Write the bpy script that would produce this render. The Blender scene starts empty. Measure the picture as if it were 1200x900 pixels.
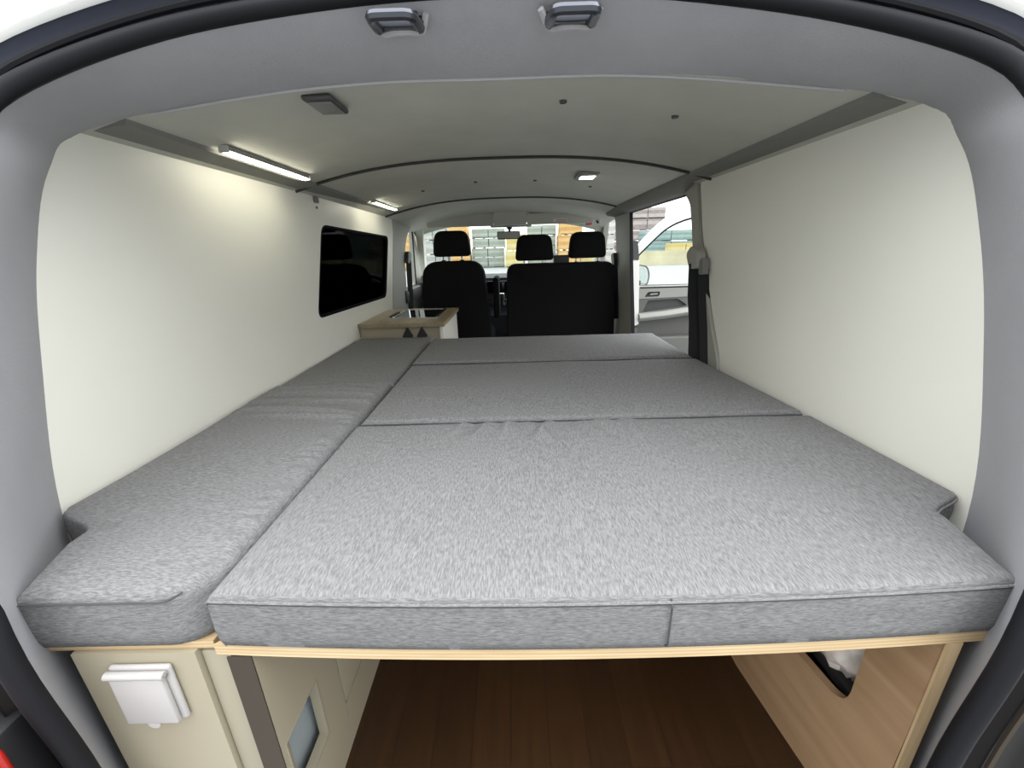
import bpy, bmesh, math, random
from mathutils import Vector, Matrix, noise
random.seed(4)
S = bpy.context.scene
COL = S.collection
ROOTS = []
LIFT = 0.08          # everything is drafted with the bed top at z = .543, then lifted so the floor is z = 0

# ------------------------------------------------------------------ materials
def new_mat(name):
    m = bpy.data.materials.new(name); m.use_nodes = True
    nt = m.node_tree
    return m, nt, nt.nodes['Principled BSDF']

def plain(name, rgb, rough=.6, metal=0, spec=.5, noise_amt=0, noise_scale=30, bump=0, bump_scale=200, coat=0):
    m, nt, b = new_mat(name)
    b.inputs['Base Color'].default_value = (*rgb, 1)
    b.inputs['Roughness'].default_value = rough
    b.inputs['Metallic'].default_value = metal
    b.inputs['Specular IOR Level'].default_value = spec
    b.inputs['Coat Weight'].default_value = coat
    tc = nt.nodes.new('ShaderNodeTexCoord')
    if noise_amt:
        n = nt.nodes.new('ShaderNodeTexNoise'); n.inputs['Scale'].default_value = noise_scale; n.inputs['Detail'].default_value = 6
        nt.links.new(tc.outputs['Object'], n.inputs['Vector'])
        r = nt.nodes.new('ShaderNodeValToRGB')
        r.color_ramp.elements[0].position = .3; r.color_ramp.elements[1].position = .7
        r.color_ramp.elements[0].color = (*[c*(1-noise_amt) for c in rgb], 1)
        r.color_ramp.elements[1].color = (*[min(1, c*(1+noise_amt)) for c in rgb], 1)
        nt.links.new(n.outputs['Fac'], r.inputs['Fac']); nt.links.new(r.outputs['Color'], b.inputs['Base Color'])
    if bump:
        n2 = nt.nodes.new('ShaderNodeTexNoise'); n2.inputs['Scale'].default_value = bump_scale; n2.inputs['Detail'].default_value = 4
        nt.links.new(tc.outputs['Object'], n2.inputs['Vector'])
        bp = nt.nodes.new('ShaderNodeBump'); bp.inputs['Strength'].default_value = bump; bp.inputs['Distance'].default_value = .002
        nt.links.new(n2.outputs['Fac'], bp.inputs['Height']); nt.links.new(bp.outputs['Normal'], b.inputs['Normal'])
    return m

def fabric(name, along, lo, hi):
    """heather cloth: short pale flecks running along x or y on the top, along x on upright faces"""
    m, nt, b = new_mat(name)
    b.inputs['Roughness'].default_value = .93; b.inputs['Specular IOR Level'].default_value = .25
    tc = nt.nodes.new('ShaderNodeTexCoord')
    def flecks(sc):
        mp = nt.nodes.new('ShaderNodeMapping'); mp.inputs['Scale'].default_value = sc
        nt.links.new(tc.outputs['Object'], mp.inputs['Vector'])
        n = nt.nodes.new('ShaderNodeTexNoise'); n.inputs['Scale'].default_value = 1; n.inputs['Detail'].default_value = 3; n.inputs['Roughness'].default_value = .65
        nt.links.new(mp.outputs['Vector'], n.inputs['Vector']); return n.outputs['Fac']
    top = flecks((110, 520, 200) if along == 'x' else (520, 90, 200))
    side = flecks((90, 200, 560))
    side_y = flecks((200, 90, 560))
    geo = nt.nodes.new('ShaderNodeNewGeometry'); sep = nt.nodes.new('ShaderNodeSeparateXYZ')
    nt.links.new(geo.outputs['Normal'], sep.inputs[0])
    def gt(sock, v):
        a = nt.nodes.new('ShaderNodeMath'); a.operation = 'ABSOLUTE'; nt.links.new(sock, a.inputs[0])
        g = nt.nodes.new('ShaderNodeMath'); g.operation = 'GREATER_THAN'; g.inputs[1].default_value = v
        nt.links.new(a.outputs[0], g.inputs[0]); return g.outputs[0]
    def mix(f, a, c):
        x = nt.nodes.new('ShaderNodeMix'); nt.links.new(f, x.inputs[0]); nt.links.new(a, x.inputs[2]); nt.links.new(c, x.inputs[3]); return x.outputs[0]
    v = mix(gt(sep.outputs['Y'], .7), top, side)
    v = mix(gt(sep.outputs['X'], .7), v, side_y)
    r = nt.nodes.new('ShaderNodeValToRGB')
    r.color_ramp.elements[0].position = .36; r.color_ramp.elements[1].position = .66
    r.color_ramp.elements[0].color = (*lo, 1); r.color_ramp.elements[1].color = (*hi, 1)
    nt.links.new(v, r.inputs['Fac']); nt.links.new(r.outputs['Color'], b.inputs['Base Color'])
    bp = nt.nodes.new('ShaderNodeBump'); bp.inputs['Strength'].default_value = .35; bp.inputs['Distance'].default_value = .0015
    nt.links.new(v, bp.inputs['Height']); nt.links.new(bp.outputs['Normal'], b.inputs['Normal'])
    return m

def wood(name, dark, light, sc, rough=.45, layers=0):
    m, nt, b = new_mat(name)
    b.inputs['Roughness'].default_value = rough
    tc = nt.nodes.new('ShaderNodeTexCoord'); mp = nt.nodes.new('ShaderNodeMapping'); mp.inputs['Scale'].default_value = sc
    nt.links.new(tc.outputs['Object'], mp.inputs['Vector'])
    n = nt.nodes.new('ShaderNodeTexNoise'); n.inputs['Scale'].default_value = 1; n.inputs['Detail'].default_value = 8; n.inputs['Distortion'].default_value = .6
    nt.links.new(mp.outputs['Vector'], n.inputs['Vector'])
    r = nt.nodes.new('ShaderNodeValToRGB'); r.color_ramp.elements[0].position = .3; r.color_ramp.elements[1].position = .72
    r.color_ramp.elements[0].color = (*dark, 1); r.color_ramp.elements[1].color = (*light, 1)
    nt.links.new(n.outputs['Fac'], r.inputs['Fac'])
    out = r.outputs['Color']
    if layers:
        sep = nt.nodes.new('ShaderNodeSeparateXYZ'); nt.links.new(tc.outputs['Object'], sep.inputs[0])
        mu = nt.nodes.new('ShaderNodeMath'); mu.operation = 'MULTIPLY'; mu.inputs[1].default_value = layers; nt.links.new(sep.outputs['Z'], mu.inputs[0])
        fr = nt.nodes.new('ShaderNodeMath'); fr.operation = 'FRACT'; nt.links.new(mu.outputs[0], fr.inputs[0])
        gt = nt.nodes.new('ShaderNodeMath'); gt.operation = 'GREATER_THAN'; gt.inputs[1].default_value = .6; nt.links.new(fr.outputs[0], gt.inputs[0])
        x = nt.nodes.new('ShaderNodeMix'); x.data_type = 'RGBA'; x.inputs[7].default_value = (*[c*.8 for c in dark], 1)
        sc_ = nt.nodes.new('ShaderNodeMath'); sc_.operation = 'MULTIPLY'; sc_.inputs[1].default_value = .6; nt.links.new(gt.outputs[0], sc_.inputs[0])
        nt.links.new(sc_.outputs[0], x.inputs[0]); nt.links.new(out, x.inputs[6]); out = x.outputs[2]
    nt.links.new(out, b.inputs['Base Color'])
    return m

def planks(name):
    m, nt, b = new_mat(name)
    b.inputs['Roughness'].default_value = .38
    tc = nt.nodes.new('ShaderNodeTexCoord'); mp = nt.nodes.new('ShaderNodeMapping'); mp.inputs['Rotation'].default_value = (0, 0, math.pi/2)
    nt.links.new(tc.outputs['Object'], mp.inputs['Vector'])
    br = nt.nodes.new('ShaderNodeTexBrick'); br.inputs['Scale'].default_value = 1
    br.inputs['Brick Width'].default_value = .9; br.inputs['Row Height'].default_value = .085; br.inputs['Mortar Size'].default_value = .0012
    br.inputs['Color1'].default_value = (.032, .0135, .004, 1); br.inputs['Color2'].default_value = (.025, .010, .003, 1); br.inputs['Mortar'].default_value = (.016, .0065, .002, 1)
    nt.links.new(mp.outputs['Vector'], br.inputs['Vector'])
    mp2 = nt.nodes.new('ShaderNodeMapping'); mp2.inputs['Scale'].default_value = (60, 5, 1); nt.links.new(tc.outputs['Object'], mp2.inputs['Vector'])
    n = nt.nodes.new('ShaderNodeTexNoise'); n.inputs['Scale'].default_value = 1; n.inputs['Detail'].default_value = 8; nt.links.new(mp2.outputs['Vector'], n.inputs['Vector'])
    r = nt.nodes.new('ShaderNodeValToRGB'); r.color_ramp.elements[0].color = (.55, .55, .55, 1); r.color_ramp.elements[1].color = (1.3, 1.3, 1.3, 1)
    nt.links.new(n.outputs['Fac'], r.inputs['Fac'])
    x = nt.nodes.new('ShaderNodeMix'); x.data_type = 'RGBA'; x.blend_type = 'MULTIPLY'; x.inputs[0].default_value = 1
    nt.links.new(br.outputs['Color'], x.inputs[6]); nt.links.new(r.outputs['Color'], x.inputs[7]); nt.links.new(x.outputs[2], b.inputs['Base Color'])
    return m

def glass(name, tint=(1, 1, 1), gloss=.06):
    m = bpy.data.materials.new(name); m.use_nodes = True; nt = m.node_tree; nt.nodes.clear()
    o = nt.nodes.new('ShaderNodeOutputMaterial'); t = nt.nodes.new('ShaderNodeBsdfTransparent'); t.inputs['Color'].default_value = (*tint, 1)
    g = nt.nodes.new('ShaderNodeBsdfGlossy'); g.inputs['Roughness'].default_value = .02
    x = nt.nodes.new('ShaderNodeMixShader'); x.inputs[0].default_value = gloss
    nt.links.new(t.outputs[0], x.inputs[1]); nt.links.new(g.outputs[0], x.inputs[2]); nt.links.new(x.outputs[0], o.inputs[0])
    return m

def emit(name, rgb, st):
    m, nt, b = new_mat(name)
    b.inputs['Base Color'].default_value = (.8, .8, .8, 1)
    b.inputs['Emission Color'].default_value = (*rgb, 1); b.inputs['Emission Strength'].default_value = st
    return m

def slats(name, c1, c2, scale, axis='Z', ratio=.5, seed=1.):
    """horizontal layered goods: two colours in bands, broken up by noise"""
    m, nt, b = new_mat(name); b.inputs['Roughness'].default_value = .8
    tc = nt.nodes.new('ShaderNodeTexCoord'); sep = nt.nodes.new('ShaderNodeSeparateXYZ'); nt.links.new(tc.outputs['Object'], sep.inputs[0])
    mu = nt.nodes.new('ShaderNodeMath'); mu.operation = 'MULTIPLY'; mu.inputs[1].default_value = scale; nt.links.new(sep.outputs[axis], mu.inputs[0])
    fr = nt.nodes.new('ShaderNodeMath'); fr.operation = 'FRACT'; nt.links.new(mu.outputs[0], fr.inputs[0])
    gt = nt.nodes.new('ShaderNodeMath'); gt.operation = 'GREATER_THAN'; gt.inputs[1].default_value = ratio; nt.links.new(fr.outputs[0], gt.inputs[0])
    n = nt.nodes.new('ShaderNodeTexNoise'); n.inputs['Scale'].default_value = 5; n.inputs['Detail'].default_value = 8; n.inputs['Roughness'].default_value = .7; nt.links.new(tc.outputs['Object'], n.inputs['Vector'])
    ad = nt.nodes.new('ShaderNodeMath'); ad.operation = 'MULTIPLY_ADD'; ad.inputs[1].default_value = 1.6; ad.inputs[2].default_value = -.55
    nt.links.new(n.outputs['Fac'], ad.inputs[0])
    s2 = nt.nodes.new('ShaderNodeMath'); s2.operation = 'MULTIPLY_ADD'; s2.inputs[1].default_value = .6; nt.links.new(gt.outputs[0], s2.inputs[0]); nt.links.new(ad.outputs[0], s2.inputs[2]); s2.use_clamp = True
    x = nt.nodes.new('ShaderNodeMix'); x.data_type = 'RGBA'; x.inputs[6].default_value = (*c1, 1); x.inputs[7].default_value = (*c2, 1)
    nt.links.new(s2.outputs[0], x.inputs[0]); nt.links.new(x.outputs[2], b.inputs['Base Color'])
    return m

M = dict(
    fab_y=fabric('heather_cloth_lengthwise', 'y', (.125, .125, .123), (.235, .233, .232)),
    fab_x=fabric('heather_cloth_crosswise', 'x', (.125, .125, .123), (.235, .233, .232)),
    piping=plain('grey_piping', (.17, .17, .18), .9),
    seam=plain('dark_seam_thread', (.06, .06, .065), .95),
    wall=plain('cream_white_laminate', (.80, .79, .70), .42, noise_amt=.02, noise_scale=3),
    cabinet=plain('shaded_cream_laminate', (.36, .32, .23), .45),  # cabinet and socket colours lowered to stand in for shade below the bed
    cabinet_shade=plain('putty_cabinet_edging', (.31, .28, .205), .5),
    brown_edge=plain('dark_brown_strip', (.045, .033, .021), .7),
    socket=plain('white_socket_plastic', (.44, .42, .405), .35),
    headliner=plain('grey_headliner_felt', (.47, .47, .41), .95, noise_amt=.05, noise_scale=8, bump=.2, bump_scale=400),
    cabliner=plain('pale_cab_headliner', (.60, .60, .53), .9, noise_amt=.04, noise_scale=8),
    rail=plain('dark_grey_roof_felt', (.20, .20, .18), .95),
    rail_dark=plain('dark_groove_felt', (.05, .05, .045), .95),
    felt=plain('grey_surround_felt', (.37, .37, .385), .97, noise_amt=.06, noise_scale=5, bump=.35, bump_scale=500),
    felt_edge=plain('pale_cut_felt', (.42, .415, .42), .95),
    pillar=plain('grey_pillar_plastic', (.36, .355, .31), .6),
    visor=plain('grey_visor_vinyl', (.55, .545, .48), .7),
    ply=wood('birch_plywood_face', (.27, .165, .085), (.37, .245, .14), (5, 2, 30), .5),
    ply_edge=wood('birch_plywood_edge', (.50, .36, .19), (.66, .50, .30), (6, 30, 120), .6, layers=170),
    ply_pale=wood('pale_birch_edge', (.42, .30, .16), (.54, .40, .23), (90, 6, 6), .6),
    top_wood=wood('oak_worktop', (.24, .19, .11), (.36, .29, .18), (30, 4, 30), .4),
    floor=planks('brown_plank_vinyl'),
    rubber=plain('black_rubber_seal', (.009, .009, .011), .65, spec=.2),
    gutter=plain('sky_lit_gutter', (.035, .04, .06), .6),  # blue sky light painted into the upper gutter's colour
    gutter_shaded=plain('shaded_body_recess', (.010, .008, .007), .45, spec=.25),  # near black stands in for shade on lower gutter and body recess
    paint=plain('white_van_paint', (.70, .70, .66), .25, coat=.5),
    seat=plain('black_seat_cloth', (.006, .006, .0068), .95, spec=.2, bump=.3, bump_scale=300),
    black=plain('black_plastic', (.012, .012, .013), .5),
    darkgrey=plain('charcoal_plastic', (.05, .05, .05), .55),
    dash=plain('dark_blue_grey_dash', (.03, .035, .05), .5),
    midgrey=plain('mid_grey_plastic', (.20, .20, .185), .55),
    doorgrey=plain('grey_door_panel', (.10, .10, .09), .6),
    doorlight=plain('pale_grey_door_trim', (.24, .24, .22), .55),
    lightgrey=plain('light_grey_door_trim', (.42, .42, .39), .55),
    metal=plain('brushed_steel', (.6, .6, .6), .25, metal=1),
    darkmetal=plain('dark_steel_striker', (.09, .095, .11), .3, metal=.8),
    webbing=plain('black_belt_webbing', (.005, .005, .0055), .8),
    blackglass=plain('black_glass', (.008, .008, .01), .06),
    curtain=plain('black_blackout_cloth', (.006, .006, .009), .9, spec=.05),
    tint=glass('dark_tinted_glass', (.10, .10, .12), .012),
    clear=glass('clear_glass', (.93, .96, .94), .05),
    mirror=plain('mirror_silver', (.85, .87, .88), .03, metal=1),
    led=emit('warm_led_diffuser', (1, .95, .78), 22),
    lens=emit('lit_lens', (1, .95, .82), 11),
    red=plain('red_lamp_plastic', (.45, .02, .015), .15, coat=.6),
    redtag=plain('red_sticker', (.75, .06, .08), .5),
    paper=plain('white_sticker_paper', (.75, .73, .70), .7),
    tank=plain('blue_grey_tank_plastic', (.30, .34, .35), .3),
    bag=plain('white_plastic_bag', (.60, .54, .49), .35, noise_amt=.25, noise_scale=25),
    asphalt=plain('pale_asphalt', (.20, .205, .205), .9, noise_amt=.1, noise_scale=.8),
    concrete=plain('sandy_concrete', (.46, .42, .27), .9, noise_amt=.15, noise_scale=.7),
    g_orange=slats('orange_wrapped_goods', (.50, .24, .06), (.62, .42, .18), 1.6, seed=2),
    g_yellow=slats('yellow_wrapped_goods', (.52, .38, .08), (.58, .52, .30), 1.4),
    g_grey=slats('grey_green_slabs', (.23, .27, .25), (.40, .43, .37), 1.9, ratio=.6),
    g_white=slats('pale_grey_slabs', (.30, .32, .31), (.50, .50, .46), 1.3),
    g_brown=slats('rusty_grey_racks', (.20, .165, .15), (.40, .36, .33), 1.5),
    g_teal=slats('teal_stacked_pipes', (.12, .24, .27), (.30, .38, .36), 2.4),
)

# ------------------------------------------------------------------ mesh helpers
class MB:
    def __init__(s): s.bm = bmesh.new()
    def box(s, x0, x1, y0, y1, z0, z1, bevel=0, seg=2, taper=None):
        r = bmesh.ops.create_cube(s.bm, size=1)
        vs = r['verts']
        for v in vs:
            v.co = Vector((x0+(v.co.x+.5)*(x1-x0), y0+(v.co.y+.5)*(y1-y0), z0+(v.co.z+.5)*(z1-z0)))
        if bevel:
            es = list({e for v in vs for e in v.link_edges})
            bmesh.ops.bevel(s.bm, geom=es, offset=bevel, segments=seg, profile=.5, affect='EDGES', clamp_overlap=True)
        return s
    def prism(s, loop, axis, a, b, hole=None, bevel=0):
        """polygon loop of 2-D points (optionally with one hole) extruded along an axis from a to b"""
        def P(p, w):
            return {'x': Vector((w, p[0], p[1])), 'y': Vector((p[0], w, p[1])), 'z': Vector((p[0], p[1], w))}[axis]
        loops = [loop] + ([hole] if hole else [])
        faces = []
        for w in (a, b):
            edges = []
            for lp in loops:
                vs = [s.bm.verts.new(P(p, w)) for p in lp]
                edges += [s.bm.edges.new((vs[i], vs[(i+1) % len(vs)])) for i in range(len(vs))]
                faces.append(vs)
            bmesh.ops.triangle_fill(s.bm, use_beauty=True, use_dissolve=False, edges=edges)
        n = len(loops)
        for i in range(n):
            A, B = faces[i], faces[n+i]
            for k in range(len(A)):
                s.bm.faces.new((A[k], A[(k+1) % len(A)], B[(k+1) % len(B)], B[k]))
        bmesh.ops.recalc_face_normals(s.bm, faces=s.bm.faces[:])
        return s
    def grid(s, rows, closed=False):
        vr = [[s.bm.verts.new(p) for p in r] for r in rows]
        for i in range(len(vr)-1):
            n = len(vr[i])
            for j in range(n if closed else n-1):
                s.bm.faces.new((vr[i][j], vr[i][(j+1) % n], vr[i+1][(j+1) % n], vr[i+1][j]))
        return vr
    def tube(s, pts, r, n=8, closed=False, flat=1, up=Vector((0, 0, 1))):
        pts = [Vector(p) for p in pts]; rows = []
        N = len(pts)
        for i, p in enumerate(pts):
            a = pts[(i-1) % N] if closed or i else p; b = pts[(i+1) % N] if closed or i < N-1 else p
            t = (b-a).normalized()
            u = up if abs(t.dot(up)) < .95 else Vector((1, 0, 0))
            e1 = t.cross(u).normalized(); e2 = e1.cross(t).normalized()
            rr = r[i] if isinstance(r, (list, tuple)) else r
            rows.append([p + e1*math.cos(k*2*math.pi/n)*rr + e2*math.sin(k*2*math.pi/n)*rr*flat for k in range(n)])
        if closed: rows.append(rows[0])
        vr = s.grid(rows, True)
        if not closed:
            s.bm.faces.new(vr[0][::-1]); s.bm.faces.new(vr[-1])
        else:
            bmesh.ops.remove_doubles(s.bm, verts=[v for r_ in (vr[0], vr[-1]) for v in r_], dist=1e-6)
        return s
    def lathe(s, prof, centre, axis='z', n=20):
        c = Vector(centre); rows = []
        for (r, h) in prof:
            row = []
            for k in range(n):
                a = 2*math.pi*k/n; x, y = r*math.cos(a), r*math.sin(a)
                row.append(c + {'z': Vector((x, y, h)), 'y': Vector((x, h, y)), 'x': Vector((h, x, y))}[axis])
            rows.append(row)
        vr = s.grid(rows, True); s.bm.faces.new(vr[0][::-1]); s.bm.faces.new(vr[-1])
        return s
    def deform(s, f):
        for v in s.bm.verts: v.co = f(v.co)
        return s
    def build(s, name, mat, parent=None, smooth=True, angle=40, mats=None):
        bmesh.ops.recalc_face_normals(s.bm, faces=s.bm.faces[:])
        me = bpy.data.meshes.new(name)
        s.bm.to_mesh(me); s.bm.free()
        for mm in (mats or [mat]): me.materials.append(mm)
        if smooth:
            me.polygons.foreach_set('use_smooth', [True]*len(me.polygons))
            me.set_sharp_from_angle(angle=math.radians(angle))
        o = bpy.data.objects.new(name, me); COL.objects.link(o)
        if parent is not None:
            base = parent
            while base.parent is not None: base = base.parent
            me.transform(Matrix.Translation(-base.location))
            o.parent = parent
        else:
            xs = [v.co for v in me.vertices]
            c = Vector(((min(p.x for p in xs)+max(p.x for p in xs))/2, (min(p.y for p in xs)+max(p.y for p in xs))/2, min(p.z for p in xs)))
            me.transform(Matrix.Translation(-c)); o.location = c
            ROOTS.append(o)
        return o

def tag(o, label, cat, group=None):
    o['label'] = label; o['category'] = cat
    if group: o['group'] = group
    return o
def thing(name, label, cat, base, group=None):
    o = bpy.data.objects.new(name, None); COL.objects.link(o); o.location = base; o.empty_display_size = .05
    ROOTS.append(o)
    return tag(o, label, cat, group)
def struct(o):
    o['kind'] = 'structure'; return o
def catmull(P, n=8):
    P = [Vector(p) for p in P]; out = []
    for i in range(len(P)-1):
        p0 = P[i-1] if i else P[i]*2-P[i+1]; p1, p2 = P[i], P[i+1]; p3 = P[i+2] if i+2 < len(P) else P[i+1]*2-P[i]
        for k in range(n):
            t = k/n
            out.append(.5*((2*p1)+(p2-p0)*t+(2*p0-5*p1+4*p2-p3)*t*t+(3*p1-p0-3*p2+p3)*t*t*t))
    out.append(P[-1]); return out
def rrect(x0, x1, y0, y1, r, n=6):
    pts = []
    for cx, cy, a0 in ((x1-r, y0+r, -90), (x1-r, y1-r, 0), (x0+r, y1-r, 90), (x0+r, y0+r, 180)):
        for k in range(n+1):
            a = math.radians(a0+90*k/n); pts.append((cx+r*math.cos(a), cy+r*math.sin(a)))
    return pts
def round_poly(P, r, n=5):
    out = []; N = len(P)
    for i in range(N):
        a, b, c = Vector(P[i-1]), Vector(P[i]), Vector(P[(i+1) % N])
        rr = r[i] if isinstance(r, (list, tuple)) else r
        d = min(rr, (a-b).length*.45, (c-b).length*.45)
        p, q = b+(a-b).normalized()*d, b+(c-b).normalized()*d
        if rr == 0: out.append(tuple(b)); continue
        for k in range(n+1):
            t = k/n; out.append(tuple(p*(1-t)**2+b*2*t*(1-t)+q*t*t))
    return out

# ------------------------------------------------------------------ the shell of the van
def zc(x): return 1.29 - .095*min(1.1, abs(x)/.8)**2.6

# floor
struct(MB().box(-.86, .86, .40, 4.3, -.13, -.08).build('floor', M['floor'], smooth=False))

# side walls (white panels)
win_hole = round_poly([(1.72, .705), (2.68, .69), (2.88, 1.06), (1.90, 1.08)], .05)
win_hole = [(y, z) for y, z in win_hole]
wl = [(.55, -.08), (2.78, -.08), (2.80, .60), (2.93, .90), (3.02, 1.10), (3.03, 1.17), (2.99, 1.2), (.80, 1.2), (.62, .7)]
struct(MB().prism(wl, 'x', -.83, -.80, hole=win_hole).build('wall_left', M['wall'], angle=30))
wr = round_poly([(.55, -.08), (1.43, -.08), (1.455, .53), (1.56, .68), (1.64, .817), (1.74, 1.0), (1.815, 1.2), (.80, 1.2), (.60, .7)],
                [0, 0, .1, .05, .05, .05, .03, 0, 0])
struct(MB().prism(wr, 'x', .80, .83).build('wall_right', M['wall'], angle=30))

# blacked-out side window in wall_left: rubber frame, tinted pane, drawn curtain behind it
win = struct(MB().prism(round_poly([(1.715, .70), (2.69, .685), (2.89, 1.065), (1.895, 1.085)], .05), 'x', -.818, -.799,
          hole=round_poly([(1.727, .712), (2.675, .697), (2.872, 1.053), (1.904, 1.073)], .045)).build('window_1', M['curtain']))
MB().prism(round_poly([(1.72, .705), (2.68, .69), (2.88, 1.06), (1.90, 1.08)], .05), 'x', -.815, -.811).build('pane', M['tint'], win)
b = MB(); rows = []
for z in (.68, .88, 1.10):
    rows.append([Vector((-.836+.008*math.sin(y*46)+.004*math.sin(y*101+z), y, z)) for y in [1.66+i*.008 for i in range(158)]])
b.grid(rows); b.build('blackout_curtain', M['curtain'], win)

# ceiling: two felt panels with a groove between, and the cab headliner beyond
def hdr_y(x): return .972-.085*min(1, abs(x)/.775)**2.2-(.012*max(0, x)/.775)
def arch(y, xm, dz=0, n=33):
    xs = [-xm+2*xm*i/(n-1) for i in range(n)]
    return [Vector((x, y if y > 1 else hdr_y(x)+(y-.9), zc(x)+dz)) for x in xs]
def ceil_panel(name, ys, dzs, mat, xm=.83):
    b = MB()
    lo = [arch(y, xm, d) for y, d in zip(ys, dzs)]
    rows = lo + [[p+Vector((0, 0, .03)) for p in r] for r in lo[::-1]]
    b.grid(rows+[rows[0]])
    bmesh.ops.remove_doubles(b.bm, verts=b.bm.verts[:], dist=1e-5)
    return struct(b.build(name, mat, angle=50))
ceil_panel('ceiling', [.905, 1.2, 1.700, 1.710, 1.713], [0, 0, 0, .003, .02], M['headliner'])
ceil_panel('ceiling.001', [1.727, 1.730, 1.740, 2.3, 2.86, 2.87, 2.873], [.02, .003, 0, -.004, -.008, -.004, .02], M['headliner'])
ceil_panel('ceiling.002', [2.885, 2.895, 3.2, 3.5, 3.78, 3.86], [0, -.012, -.02, -.034, -.065, -.10], M['cabliner'])
for yy in (1.72, 2.88):
    b = MB(); b.grid([arch(yy-.02, .82, .018), arch(yy+.02, .82, .018)]); struct(b.build('trim_groove', M['rubber']))
    b = MB(); b.tube([p+Vector((0, 0, -.001)) for p in arch(yy, .80, -.001 if yy < 2 else -.006)], .005 if yy < 2 else .009, 8); struct(b.build('trim_welt', M['rail_dark']))

# felt roof rails between ceiling and walls
def rail(sx, y0, y1, low, name):
    b = MB(); rows = []
    for i in range(41):
        y = y0+(y1-y0)*i/40; l = low(y)
        rows.append([Vector((sx*x, y, z)) for x, z in [(.81, l), (.745, l+.010), (.715, 1.209), (.705, 1.26), (.83, 1.26), (.83, l)]])
    vr = b.grid(rows, True); b.bm.faces.new(vr[0]); b.bm.faces.new(vr[-1])
    struct(b.build(name, M['rail'], angle=60))
rail(-1, .907, 3.25, lambda y: 1.196, 'trim_1')
rail(1, .89, 3.25, lambda y: 1.196-.031*max(0, min(1, (y-1.84)/.10)), 'trim_2')

# tailgate surround: felt loft from the walls and ceiling back to the opening
A = [(-.805, .60, -.10), (-.805, .612, .25), (-.805, .634, .537), (-.805, .69, .78), (-.805, .75, .97), (-.803, .815, 1.115), (-.775, .893, 1.20), (-.5, .95, zc(.5)), (-.25, .966, zc(.25)),
     (0, .975, 1.289), (.25, .966, zc(.25)), (.5, .95, zc(.5)), (.775, .875, 1.20), (.803, .79, 1.112), (.805, .722, .97), (.805, .66, .78), (.805, .605, .537), (.805, .59, .25), (.805, .58, -.10)]
Mi = [(-.72, .52, -.10), (-.72, .52, .25), (-.735, .535, .537), (-.75, .60, .78), (-.755, .655, .96), (-.74, .72, 1.10), (-.68, .785, 1.178), (-.46, .82, 1.232), (-.23, .835, 1.256),
      (0, .84, 1.264), (.23, .835, 1.256), (.47, .82, 1.232), (.69, .775, 1.178), (.755, .70, 1.095), (.765, .635, .96), (.765, .575, .78), (.755, .52, .537), (.74, .50, .25), (.74, .50, -.10)]
B = [(-.577, .365, -.14), (-.577, .365, .25), (-.597, .365, .52), (-.655, .43, .76), (-.675, .50, .95), (-.655, .565, 1.085), (-.60, .605, 1.165), (-.42, .645, 1.236), (-.19, .66, 1.270),
     (.02, .665, 1.279), (.22, .66, 1.270), (.46, .645, 1.232), (.635, .60, 1.163), (.69, .56, 1.08), (.705, .49, .95), (.685, .42, .76), (.626, .365, .515), (.605, .365, .25), (.614, .365, -.14)]
CAM0 = Vector((.031, 0, .958))
for i, k in {5: 1.05, 6: 1.12, 7: 1.17, 8: 1.19, 9: 1.195, 10: 1.19, 11: 1.17, 12: 1.12, 13: 1.05}.items():
    B[i] = tuple(CAM0+(Vector(B[i])-CAM0)*k)
for i in range(6, 13): Mi[i] = tuple((Vector(A[i])+Vector(B[i]))/2+Vector((0, -.006, -.007)))
cA, cM, cB = catmull(A, 7), catmull(Mi, 7), catmull(B, 7)
rows = []
for k in range(13):
    t = k/12
    row = []
    for a, m, c in zip(cA, cM, cB):
        ctrl = (m - .25*a - .25*c)*2
        row.append(a*(1-t)**2 + ctrl*2*t*(1-t) + c*t*t)
    rows.append(row)
b = MB(); b.grid(rows)
struct(b.build('trim_4', M['felt'], angle=180))
# a slim pale welt where the surround meets the ceiling
b = MB(); b.tube([p+Vector((0, -.002, -.002)) for p in cA[45:82]], .0035, 6); struct(b.build('trim_5', M['felt_edge']))

# outward normals of the opening in the x-z plane
def outward(C):
    out = []
    for i in range(len(C)):
        a, c = C[max(0, i-1)], C[min(len(C)-1, i+1)]; t = c-a
        n = Vector((-t.z, 0, t.x)).normalized(); out.append(n)
    return out
nB = outward(cB)
def off(d, dy, rng=None): return [p+n*d+Vector((0, dy, 0)) for p, n in zip(cB, nB)]
sl = thing('tailgate_seal', 'black rubber seal running round the tailgate opening', 'seal', (0, .45, -.1))
b = MB(); b.tube(off(.008, .002), .013, 10); b.build('seal_bulb', M['rubber'], sl)
b = MB(); b.tube(off(.034, .008), .006, 8); b.build('seal_lip', M['rubber'], sl)
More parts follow.
